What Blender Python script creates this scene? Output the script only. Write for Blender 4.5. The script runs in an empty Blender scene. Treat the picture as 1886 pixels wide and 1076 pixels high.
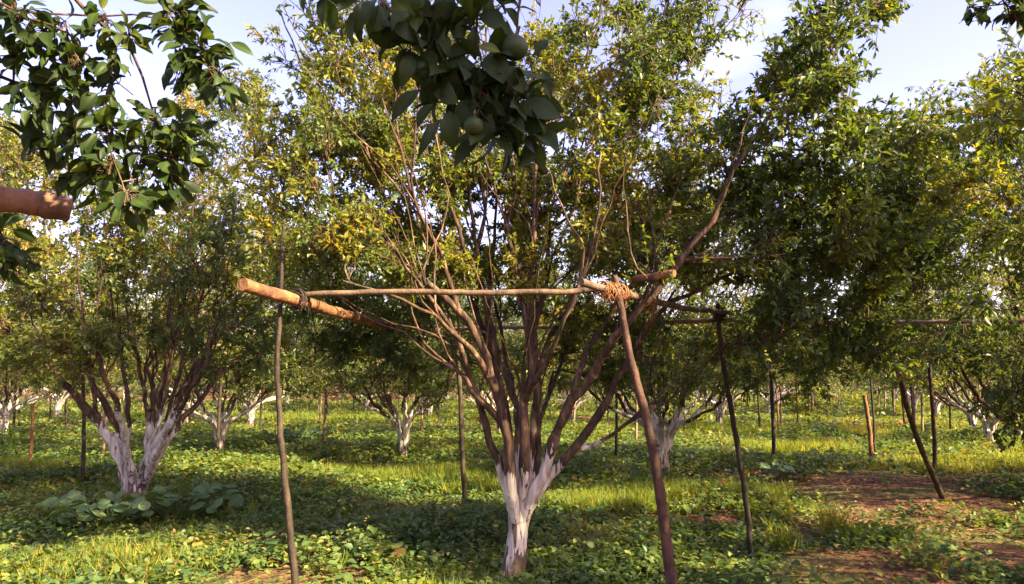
import bpy, math, random
import numpy as np
from mathutils import Vector, Matrix

# ------------------------------------------------------------------ camera, world, sun, exposure
S = bpy.context.scene
COL = S.collection
PITCH = math.atan(152/1347.0); FPX = 1347.0; CAMH = 1.6
cam = bpy.data.cameras.new('camera'); camo = bpy.data.objects.new('camera', cam); COL.objects.link(camo)
cam.sensor_width = 36.0; cam.lens = 36.0*FPX/1886.0
cam.clip_start = 0.05; cam.clip_end = 4000
camo.location = (0, 0, CAMH); camo.rotation_euler = (math.pi/2+PITCH, 0, 0)
S.camera = camo
S.view_settings.view_transform = 'Standard'; S.view_settings.look = 'None'
S.view_settings.exposure = 2.62; S.view_settings.gamma = 1.0
SUN_AZ, SUN_EL = math.radians(122), math.radians(33)      # azimuth from +Y towards +X
w = bpy.data.worlds.new('World'); S.world = w; w.use_nodes = True
nt = w.node_tree; nt.nodes.clear()
out = nt.nodes.new('ShaderNodeOutputWorld'); bg = nt.nodes.new('ShaderNodeBackground')
sky = nt.nodes.new('ShaderNodeTexSky'); sky.sky_type = 'NISHITA'; sky.sun_disc = False
sky.sun_elevation = SUN_EL; sky.sun_rotation = SUN_AZ; sky.dust_density = 2.0; sky.air_density = 1.0; sky.ozone_density = 1.2
tc = nt.nodes.new('ShaderNodeTexCoord'); mp = nt.nodes.new('ShaderNodeMapping'); mp.inputs['Scale'].default_value = (1.0, 1.0, 2.2)
nz = nt.nodes.new('ShaderNodeTexNoise'); nz.inputs['Scale'].default_value = 2.2; nz.inputs['Detail'].default_value = 5
rp = nt.nodes.new('ShaderNodeValToRGB'); rp.color_ramp.elements[0].position = 0.54; rp.color_ramp.elements[1].position = 0.75
rp.color_ramp.elements[1].color = (0.55, 0.55, 0.55, 1)
tint = nt.nodes.new('ShaderNodeMix'); tint.data_type = 'RGBA'; tint.blend_type = 'MULTIPLY'; tint.inputs[0].default_value = 1
tint.inputs[7].default_value = (1.36, 0.97, 1.18, 1)
mx = nt.nodes.new('ShaderNodeMix'); mx.data_type = 'RGBA'; mx.inputs[7].default_value = (5.2, 5.2, 6.6, 1)
nt.links.new(tc.outputs['Generated'], mp.inputs[0]); nt.links.new(mp.outputs[0], nz.inputs['Vector'])
nt.links.new(nz.outputs['Fac'], rp.inputs[0]); nt.links.new(rp.outputs[0], mx.inputs[0])
nt.links.new(sky.outputs[0], tint.inputs[6]); nt.links.new(tint.outputs[2], mx.inputs[6])
nt.links.new(mx.outputs[2], bg.inputs[0]); nt.links.new(bg.outputs[0], out.inputs[0])
bg.inputs[1].default_value = 0.073
sl = bpy.data.lights.new('sun', 'SUN'); sl.energy = 4.7; sl.angle = math.radians(1.0); sl.color = (1.0, 0.79, 0.47)
so = bpy.data.objects.new('sun', sl); COL.objects.link(so)
sd = Vector((math.sin(SUN_AZ)*math.cos(SUN_EL), math.cos(SUN_AZ)*math.cos(SUN_EL), math.sin(SUN_EL)))
so.rotation_euler = sd.to_track_quat('Z', 'Y').to_euler(); so.location = (20, -10, 30)

# ------------------------------------------------------------------ helpers
cT, sT = math.cos(PITCH), math.sin(PITCH)
def ray(px, py):
    a, b = (px-943)/FPX, -(py-538)/FPX
    return np.array([a, cT-b*sT, sT+b*cT])
def P(px, py, Y):
    r = ray(px, py); return np.array([0, 0, CAMH])+r*(Y/r[1])
def G(px, py):
    r = ray(px, py); p = np.array([0, 0, CAMH])+r*(-CAMH/r[2]); p[2] = 0; return p
def proj(p):
    p = np.asarray(p, float); d = p-np.array([0, 0, CAMH])
    f = d[..., 1]*cT+d[..., 2]*sT; u = -d[..., 1]*sT+d[..., 2]*cT
    f = np.where(np.abs(f) < 1e-3, 1e-3, f)
    return 943+FPX*d[..., 0]/f, 538-FPX*u/f, f
def gz(x, y):
    x = np.asarray(x, float); y = np.asarray(y, float)
    r = 0.035*np.sin(x*1.3+0.6*y)+0.03*np.sin(y*1.7-x*0.8+1.0)+0.02*np.sin(3.1*x+2.0)*np.sin(2.7*y)
    return r*np.clip(1.4-np.hypot(x, y)/60, 0.0, 1)
def norm(v):
    return v/np.maximum(np.linalg.norm(v, axis=-1, keepdims=True), 1e-9)
def smooth(pts, n):
    pts = np.asarray(pts, float); m = len(pts)
    if m < 3:
        t = np.linspace(0, 1, n)[:, None]; return pts[0]*(1-t)+pts[-1]*t
    d = np.r_[0, np.cumsum(np.linalg.norm(np.diff(pts[:, :3], axis=0), axis=1))]
    q = np.r_[[2*pts[0]-pts[1]], pts, [2*pts[-1]-pts[-2]]]
    o = []
    for s in np.linspace(0, d[-1], n):
        i = min(max(np.searchsorted(d, s)-1, 0), m-2); u = (s-d[i])/max(d[i+1]-d[i], 1e-9)
        a, b, c, e = q[i], q[i+1], q[i+2], q[i+3]
        o.append(0.5*(2*b+(c-a)*u+(2*a-5*b+4*c-e)*u*u+(3*b-a-3*c+e)*u**3))
    return np.array(o)
class MB:
    """collects vertices, faces and a per-vertex tint; build() links one mesh object"""
    def __init__(s): s.v = []; s.f = {3: [], 4: []}; s.t = []; s.n = 0
    def add(s, v, faces, tint=0.5):
        v = np.asarray(v, float).reshape(-1, 3)
        for f in faces:
            f = np.asarray(f, int)
            if len(f): s.f[f.shape[1]].append(f+s.n)
        s.v.append(v); s.t.append(np.broadcast_to(np.asarray(tint, float), (len(v),))); s.n += len(v)
    def tubes(s, paths, radii, k=6, rough=0.0, rng=None, cap=False, tint=0.5):
        paths = np.asarray(paths, float); M, K, _ = paths.shape
        radii = np.broadcast_to(np.asarray(radii, float), (M, K))
        tan = norm(np.gradient(paths, axis=1))
        main = norm(paths[:, -1]-paths[:, 0])
        ref = np.where(np.abs(main[:, 2:3]) > 0.75, np.array([[1.0, 0.13, 0.0]]), np.array([[0.11, 0.05, 1.0]]))[:, None, :]
        u = norm(np.cross(np.broadcast_to(ref, tan.shape), tan)); vv = np.cross(tan, u)
        a = np.linspace(0, 2*math.pi, k, endpoint=False)
        rr = radii[:, :, None, None]*np.ones((1, 1, k, 1))
        if rough and rng is not None: rr = rr*(1+rng.uniform(-rough, rough, (M, K, k, 1)))
        ring = paths[:, :, None, :]+rr*(np.cos(a)[:, None]*u[:, :, None, :]+np.sin(a)[:, None]*vv[:, :, None, :])
        base = (np.arange(M)*K*k)[:, None, None]+(np.arange(K-1)*k)[None, :, None]
        j = np.arange(k)[None, None, :]; jn = (j+1) % k
        q = np.stack([base+j, base+jn, base+k+jn, base+k+j], -1).reshape(-1, 4)
        verts = ring.reshape(-1, 3); tri = []
        if cap:
            for m in range(M):
                for e, flip in ((0, 1), (K-1, 0)):      # cut ends with a sharp rim of their own vertices
                    c0 = len(verts); verts = np.r_[verts, ring[m, e], paths[m, e][None]]
                    for i in range(k):
                        a_, b_ = c0+i, c0+(i+1) % k; tri.append((b_, a_, c0+k) if flip else (a_, b_, c0+k))
        tt = tint if (np.ndim(tint) == 0 or cap) else np.repeat(np.asarray(tint), K*k)
        if cap: tt = 0.5
        s.add(verts, [q]+([np.array(tri)] if tri else []), tt)
    def leaves(s, pos, dirs, nor, L, W, tint, tmpl):
        tv, tf = tmpl[:2]; pos = np.asarray(pos, float); N = len(pos)
        if not N: return
        d = norm(np.asarray(dirs, float)); sd_ = norm(np.cross(d, nor)); nn = np.cross(sd_, d)
        L = np.broadcast_to(L, (N,))[:, None, None]; W = np.broadcast_to(W, (N,))[:, None, None]
        v = pos[:, None, :]+L*tv[None, :, 0:1]*d[:, None, :]+W*tv[None, :, 1:2]*sd_[:, None, :]+L*tv[None, :, 2:3]*nn[:, None, :]
        K = len(tv); fs = [(f[None]+(np.arange(N)*K)[:, None, None]).reshape(-1, f.shape[1]) for f in tf]
        s.add(v, fs, np.repeat(np.broadcast_to(tint, (N,)), K)+(np.tile(tmpl[2], N) if len(tmpl) > 2 else 0))
    def build(s, name, mat, parent=None, sm=True):
        me = bpy.data.meshes.new(name)
        if s.n:
            v = np.concatenate(s.v).astype(np.float32); me.vertices.add(len(v)); me.vertices.foreach_set('co', v.ravel())
            f3 = np.concatenate(s.f[3]) if s.f[3] else np.zeros((0, 3), int)
            f4 = np.concatenate(s.f[4]) if s.f[4] else np.zeros((0, 4), int)
            lv = np.r_[f3.ravel(), f4.ravel()].astype(np.int32)
            me.loops.add(len(lv)); me.loops.foreach_set('vertex_index', lv)
            me.polygons.add(len(f3)+len(f4))
            me.polygons.foreach_set('loop_start', np.r_[np.arange(len(f3))*3, len(f3)*3+np.arange(len(f4))*4].astype(np.int32))
            at = me.attributes.new('tint', 'FLOAT', 'POINT'); at.data.foreach_set('value', np.concatenate(s.t).astype(np.float32))
            me.update(calc_edges=True)
            if sm: me.polygons.foreach_set('use_smooth', np.ones(len(me.polygons), bool))
        me.materials.append(mat)
        o = bpy.data.objects.new(name, me); COL.objects.link(o)
        if parent is not None: o.parent = parent
        return o
def thing(name, label, cat, loc=(0, 0, 0), rz=0, group=None):
    o = bpy.data.objects.new(name, None); COL.objects.link(o); o.empty_display_size = 0.2
    o.location = loc; o.rotation_euler = (0, 0, rz); return tag(o, label, cat, group)
def tag(o, label, cat, group=None, kind=None):
    o['label'] = label; o['category'] = cat
    if group: o['group'] = group
    if kind: o['kind'] = kind
    return o
def copy_tree(root, loc, rz, scale, label, group):
    r = root.copy(); COL.objects.link(r); r.location = loc; r.rotation_euler = (0, 0, rz); r.scale = (scale,)*3
    r['label'] = label; r['group'] = group
    for ch in list(root.children):
        c = ch.copy(); COL.objects.link(c); c.parent = r
        for g in list(ch.children):
            d = g.copy(); COL.objects.link(d); d.parent = c
    return r

# leaf templates: (along, across, up)
LEAF = (np.array([(0, 0, 0), (.48, -.5, .07), (1, 0, -.10), (.48, .5, .07)], float), [np.array([(0, 3, 2), (0, 2, 1)])])
LEAF6 = (np.array([(0, 0, 0), (.28, -.42, .06), (.66, -.38, .05), (1, 0, -.14), (.66, .38, .05), (.28, .42, .06), (.30, 0, .0), (.68, 0, -.03)], float),
         [np.array([(0, 6, 1), (0, 5, 6), (2, 7, 3), (7, 4, 3)]), np.array([(1, 6, 7, 2), (6, 5, 4, 7)])])
_fx = np.linspace(0, 1, 9); _fw = 0.5*np.array([0.03, .42, .78, .97, 1.0, .92, .70, .38, 0.0])
def fine(curl, fold, wave, twist):
    v, tt, ff = [], [], []
    for i, (x, h) in enumerate(zip(_fx, _fw)):
        z = 0.10*math.sin(x*2.6)-curl*x*x; sw = 0.05*math.sin(x*3.0+twist)
        for c in (-1, -.5, 0, .5, 1):
            v.append((x, c*h+sw, z+fold*abs(c)*(h*2)+wave*math.sin(x*19+c*2+twist)*abs(c)+twist*.05*c*x)); tt.append(.16 if c == 0 else -.03*abs(c))
    for i in range(8):
        for c in range(4): a = i*5+c; ff.append((a, a+1, a+6, a+5))
    return (np.array(v), [np.array(ff)], np.array(tt))
FINES = [fine(.12, .06, .010, .4), fine(.34, .10, .016, -1.1), fine(.22, .14, .014, 1.6), fine(.5, .04, .02, -.3), fine(-.05, .08, .012, .9)]
BLADE = (np.array([(0, -.5, 0), (0, .5, 0), (.55, .42, .05), (.55, -.42, .05), (1, 0, -.16)], float), [np.array([(0, 1, 2, 3)]), np.array([(3, 2, 4)])])
_rv = [(0.0, 0, -.06)]+[((0.5-0.56*math.cos(a))*1.0, 0.56*math.sin(a), 0.03*math.cos(3*a)) for a in np.linspace(0.28, 2*math.pi-0.28, 12)]+[(.5, 0, -.05)]
ROUND = (np.array(_rv), [np.array([(13, i, i+1) for i in range(0, 12)]+[(13, 12, 0)])], np.array([.1]+[.22 if i % 3 == 1 else -.14 for i in range(12)]+[.15]))

# ------------------------------------------------------------------ materials
def mat(name):
    m = bpy.data.materials.new(name); m.use_nodes = True; n = m.node_tree; n.nodes.clear()
    o = n.nodes.new('ShaderNodeOutputMaterial'); return m, n, o
def ramp(n, fac, stops):
    r = n.nodes.new('ShaderNodeValToRGB'); e = r.color_ramp.elements
    while len(e) < len(stops): e.new(0.5)
    for x, (p, c) in zip(e, stops): x.position = p; x.color = (*c, 1) if len(c) == 3 else c
    n.links.new(fac, r.inputs[0]); return r.outputs[0]
def noise(n, scale, detail=4, vec=None, dist=0.0):
    t = n.nodes.new('ShaderNodeTexNoise'); t.inputs['Scale'].default_value = scale; t.inputs['Detail'].default_value = detail
    t.inputs['Distortion'].default_value = dist
    if vec is not None: n.links.new(vec, t.inputs['Vector'])
    return t.outputs['Fac']
def objcoord(n, sc=(1, 1, 1)):
    c = n.nodes.new('ShaderNodeTexCoord'); m = n.nodes.new('ShaderNodeMapping'); m.inputs['Scale'].default_value = sc
    n.links.new(c.outputs['Object'], m.inputs[0]); return m.outputs[0]
def mixc(n, f, a, b):
    m = n.nodes.new('ShaderNodeMix'); m.data_type = 'RGBA'
    for k, x in ((0, f), (6, a), (7, b)):
        if hasattr(x, 'is_linked'): n.links.new(x, m.inputs[k])
        else: m.inputs[k].default_value = x if k == 0 else (*x, 1)
    return m.outputs[2]
def math_(n, op, a, b=None, c=None):
    m = n.nodes.new('ShaderNodeMath'); m.operation = op
    for i, x in enumerate((a, b, c)):
        if x is None: continue
        if hasattr(x, 'is_linked'): n.links.new(x, m.inputs[i])
        else: m.inputs[i].default_value = x
    return m.outputs[0]
def bump(n, h, s, d=0.02):
    b = n.nodes.new('ShaderNodeBump'); b.inputs['Strength'].default_value = s; b.inputs['Distance'].default_value = d
    n.links.new(h, b.inputs['Height']); return b.outputs[0]
def leafmat(name, stops, trans=0.4, rough=0.42, spec=0.45, veins=False, tmul=(2.0, 1.75, 0.45)):
    m, n, o = mat(name)
    at = n.nodes.new('ShaderNodeAttribute'); at.attribute_name = 'tint'
    col = ramp(n, at.outputs['Fac'], stops)
    p = n.nodes.new('ShaderNodeBsdfPrincipled'); p.inputs['Roughness'].default_value = rough; p.inputs['Specular IOR Level'].default_value = spec
    if veins:
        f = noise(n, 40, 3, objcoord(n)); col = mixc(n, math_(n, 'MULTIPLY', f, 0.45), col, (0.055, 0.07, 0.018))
    n.links.new(col, p.inputs['Base Color'])
    t = n.nodes.new('ShaderNodeBsdfTranslucent')
    mm = n.nodes.new('ShaderNodeMix'); mm.data_type = 'RGBA'; mm.blend_type = 'MULTIPLY'; mm.inputs[0].default_value = 1; mm.inputs[7].default_value = (*tmul, 1)
    n.links.new(col, mm.inputs[6]); n.links.new(mm.outputs[2], t.inputs[0])
    ms = n.nodes.new('ShaderNodeMixShader'); ms.inputs[0].default_value = trans
    n.links.new(p.outputs[0], ms.inputs[1]); n.links.new(t.outputs[0], ms.inputs[2]); n.links.new(ms.outputs[0], o.inputs[0])
    return m
CITRUS = [(0.0, (0.048, 0.080, 0.026)), (0.25, (0.068, 0.112, 0.026)), (0.5, (0.10, 0.14, 0.025)), (0.75, (0.165, 0.185, 0.028)), (0.96, (0.25, 0.215, 0.035)), (1.0, (0.22, 0.15, 0.035))]
M_leaf = leafmat('citrus_leaf', CITRUS, 0.45)
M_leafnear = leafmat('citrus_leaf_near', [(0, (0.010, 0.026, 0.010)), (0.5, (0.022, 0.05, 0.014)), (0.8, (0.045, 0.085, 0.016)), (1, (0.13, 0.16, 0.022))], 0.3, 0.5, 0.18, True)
M_weed = leafmat('weed_leaf', [(0, (0.034, 0.075, 0.026)), (0.4, (0.075, 0.13, 0.034)), (0.75, (0.14, 0.18, 0.034)), (0.92, (0.22, 0.21, 0.045)), (1, (0.22, 0.13, 0.05))], 0.35, 0.5, 0.35)
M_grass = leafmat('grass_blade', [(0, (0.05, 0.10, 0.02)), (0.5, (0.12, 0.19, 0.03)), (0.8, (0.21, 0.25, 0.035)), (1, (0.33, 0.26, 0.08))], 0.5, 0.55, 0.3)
M_squash = leafmat('broad_leaf', [(0, (0.05, 0.11, 0.035)), (0.5, (0.10, 0.18, 0.06)), (1, (0.19, 0.27, 0.10))], 0.25, 0.55, 0.4, True)
M_litter = leafmat('dead_leaf', [(0, (0.10, 0.055, 0.03)), (0.6, (0.21, 0.12, 0.055)), (1, (0.32, 0.22, 0.11))], 0.1, 0.8, 0.1, tmul=(1, 1, 1))

def barkmat(name, painted=True, dark=1.0):
    m, n, o = mat(name); vec = objcoord(n); vs = objcoord(n, (9, 9, 1.6))
    f = noise(n, 3.0, 6, vs, 0.6)
    bark = ramp(n, f, [(0.25, (0.024*dark, 0.015*dark, 0.010*dark)), (0.5, (0.068*dark, 0.042*dark, 0.027*dark)), (0.66, (0.135*dark, 0.082*dark, 0.049*dark)), (0.8, (0.30*dark, 0.235*dark, 0.17*dark))])
    moss = noise(n, 2.4, 4, vec); bark = mixc(n, math_(n, 'MULTIPLY', math_(n, 'GREATER_THAN', moss, 0.6), 0.35), bark, (0.085, 0.085, 0.045))
    p = n.nodes.new('ShaderNodeBsdfPrincipled'); p.inputs['Roughness'].default_value = 0.85; p.inputs['Specular IOR Level'].default_value = 0.2
    var = noise(n, 5.0, 5, objcoord(n, (2, 2, 1)), 0.8); bark = mixc(n, ramp(n, var, [(0.38, (.8,)*3), (0.55, (0,)*3)]), bark, (0.03*dark, 0.021*dark, 0.015*dark)); bark = mixc(n, ramp(n, var, [(0.58, (0,)*3), (0.72, (.6,)*3)]), bark, (0.27, 0.20, 0.14))
    col = bark
    if painted:
        sep = n.nodes.new('ShaderNodeSeparateXYZ'); tcn = n.nodes.new('ShaderNodeTexCoord'); n.links.new(tcn.outputs['Object'], sep.inputs[0])
        edge = noise(n, 3.0, 3, objcoord(n, (1, 1, 0.4))); run = noise(n, 1.6, 3, objcoord(n, (22, 22, 0.8)))
        lim = math_(n, 'ADD', math_(n, 'ADD', 0.42, math_(n, 'MULTIPLY', edge, 0.55)), math_(n, 'MULTIPLY', run, 0.62))
        oi = n.nodes.new('ShaderNodeObjectInfo'); lim = math_(n, 'ADD', lim, math_(n, 'MULTIPLY', math_(n, 'SUBTRACT', oi.outputs['Random'], .45), .3))
        inp = ramp(n, math_(n, 'SUBTRACT', lim, sep.outputs[2]), [(0.0, (0,)*3), (0.03, (1,)*3)])
        fl = noise(n, 3.0, 9, objcoord(n, (8, 8, 1.1)), 0.7)
        low = math_(n, 'MULTIPLY', math_(n, 'SUBTRACT', 0.5, sep.outputs[2]), 0.30)
        flake = ramp(n, math_(n, 'SUBTRACT', math_(n, 'SUBTRACT', 0.605, low), fl), [(0.0, (0.05,)*3), (0.035, (0.95,)*3)])
        dirt = noise(n, 2.0, 8, objcoord(n, (9, 9, 1.2)), 0.5)
        wht = ramp(n, dirt, [(0.3, (0.17, 0.14, 0.105)), (0.46, (0.40, 0.37, 0.31)), (0.64, (0.64, 0.61, 0.54))])
        spl = ramp(n, math_(n, 'ADD', sep.outputs[2], math_(n, 'MULTIPLY', dirt, .35)), [(0.14, (.75,)*3), (0.36, (0,)*3)])
        col = mixc(n, spl, mixc(n, math_(n, 'MULTIPLY', inp, flake), bark, wht), (0.16, 0.085, 0.05))
    n.links.new(col, p.inputs['Base Color'])
    n.links.new(bump(n, f, 0.7, 0.02), p.inputs['Normal']); n.links.new(p.outputs[0], o.inputs[0]); return m
M_bark = barkmat('whitewashed_bark'); M_twig = barkmat('plain_bark', False, 0.8)

def polemat(name, a, b, c):
    m, n, o = mat(name); f = noise(n, 2.2, 8, objcoord(n, (6, 6, 2)), 0.6); g = noise(n, 7, 6, objcoord(n, (1, 1, 1)), 1.0); h = noise(n, 60, 4, objcoord(n))
    col = ramp(n, f, [(0.3, a), (0.5, b), (0.7, c)])
    col = mixc(n, ramp(n, g, [(0.5, (0,)*3), (0.64, (0.75,)*3)]), col, tuple(x*0.45 for x in a))
    col = mixc(n, math_(n, 'MULTIPLY', h, 0.55), col, b)
    p = n.nodes.new('ShaderNodeBsdfPrincipled'); p.inputs['Roughness'].default_value = 0.75; p.inputs['Specular IOR Level'].default_value = 0.25
    n.links.new(col, p.inputs['Base Color']); n.links.new(bump(n, math_(n, 'ADD', f, math_(n, 'MULTIPLY', h, .5)), 0.9, 0.012), p.inputs['Normal']); n.links.new(p.outputs[0], o.inputs[0]); return m
M_pole_dark = polemat('weathered_dark_pole', (0.015, 0.012, 0.009), (0.036, 0.027, 0.018), (0.085, 0.06, 0.036))
M_pole_grey = polemat('grey_brown_pole', (0.09, 0.065, 0.045), (0.19, 0.135, 0.09), (0.28, 0.21, 0.14))
M_rail = polemat('brown_weathered_rail', (0.045, 0.03, 0.02), (0.105, 0.072, 0.046), (0.19, 0.135, 0.085))
M_pole_tan = polemat('tan_bamboo', (0.065, 0.032, 0.02), (0.17, 0.082, 0.038), (0.33, 0.17, 0.068))
M_log = polemat('brown_log', (0.07, 0.04, 0.027), (0.20, 0.11, 0.065), (0.36, 0.22, 0.13))
M_pole_red = polemat('red_brown_pole', (0.024, 0.015, 0.011), (0.058, 0.032, 0.022), (0.13, 0.07, 0.048))
M_straw = polemat('straw_lashing', (0.09, 0.04, 0.02), (0.22, 0.095, 0.038), (0.36, 0.18, 0.075))
M_black = polemat('dark_lashing', (0.012, 0.010, 0.010), (0.03, 0.024, 0.02), (0.07, 0.05, 0.04))

def groundmat(name, soil_only=False):
    m, n, o = mat(name); vec = objcoord(n)
    a = noise(n, 0.6, 6, vec, 0.5); b = noise(n, 7, 10, vec, .4); c = noise(n, 38, 4, vec)
    soil = ramp(n, b, [(0.3, (0.05, 0.023, 0.015)), (0.52, (0.125, 0.055, 0.033)), (0.72, (0.22, 0.112, 0.07))])
    col = mixc(n, math_(n, 'MULTIPLY', math_(n, 'GREATER_THAN', c, 0.58), 0.45), soil, (0.26, 0.18, 0.10))
    if not soil_only:
        gcol = ramp(n, c, [(0.35, (0.03, 0.05, 0.015)), (0.55, (0.07, 0.10, 0.025)), (0.7, (0.13, 0.14, 0.04))])
        col = mixc(n, ramp(n, a, [(0.47, (0.08,)*3), (0.62, (0.75,)*3)]), col, gcol)
    p = n.nodes.new('ShaderNodeBsdfPrincipled'); p.inputs['Roughness'].default_value = 0.95; p.inputs['Specular IOR Level'].default_value = 0.1
    n.links.new(col, p.inputs['Base Color']); n.links.new(bump(n, b, 1.0, 0.10), p.inputs['Normal']); n.links.new(p.outputs[0], o.inputs[0]); return m
M_ground = groundmat('red_soil_ground'); M_soil = groundmat('bare_red_soil', True)
def fruitmat(name, a, b):
    m, n, o = mat(name); f = noise(n, 30, 3, objcoord(n)); g = noise(n, 330, 2, objcoord(n))
    p = n.nodes.new('ShaderNodeBsdfPrincipled'); p.inputs['Roughness'].default_value = 0.5; p.inputs['Specular IOR Level'].default_value = 0.25
    n.links.new(mixc(n, f, a, b), p.inputs['Base Color']); n.links.new(bump(n, g, 0.35, 0.001), p.inputs['Normal']); n.links.new(p.outputs[0], o.inputs[0]); return m
M_fruit = fruitmat('unripe_orange_skin', (0.012, 0.028, 0.010), (0.038, 0.064, 0.017))

# ------------------------------------------------------------------ ground
ax = np.unique(np.r_[np.linspace(-14, 14, 113), np.linspace(-60, 60, 121), np.linspace(-60, 60, 5)*25]); ay = np.unique(np.r_[np.linspace(-6, 20, 105), np.linspace(-40, 90, 131), [-1500, -500, 150, 250, 500, 1500]])
X, Yg = np.meshgrid(ax, ay); Zg = gz(X, Yg)
gb = MB(); nx = len(ax); ii = (np.arange(len(ay)-1)[:, None]*nx+np.arange(nx-1)[None]).ravel()
gb.add(np.stack([X, Yg, Zg], -1), [np.stack([ii, ii+1, ii+nx+1, ii+nx], -1)])
tag(gb.build('ground', M_ground), 'reddish orchard soil under weeds and grass', 'ground', kind='structure')
# earth bank at the far left edge of the orchard
rng = np.random.default_rng(5)
bb = MB(); xs = np.linspace(-75, 6, 110); prof = [(-2.6, -0.05), (-1.2, 0.35), (-0.2, 0.72), (1.2, 0.85), (3.5, -0.05)]
V = []
for x in xs:
    hsc = (1+0.25*math.sin(x*0.35)+0.12*math.sin(x*1.7))*min(1, (7-x)/6)
    for (dy, h) in prof: V.append((x, 46+dy+0.8*math.sin(x*0.2)+rng.uniform(-.12, .12), h*hsc+rng.uniform(-.05, .05) if h > 0 else -0.05))
k = len(prof); bb.add(V, [np.array([(i*k+j, (i+1)*k+j, (i+1)*k+j+1, i*k+j+1) for i in range(len(xs)-1) for j in range(k-1)])])
tag(bb.build('earth_bank', M_ground), 'low reddish earth bank at the far end of the rows', 'bank', kind='structure')

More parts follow.
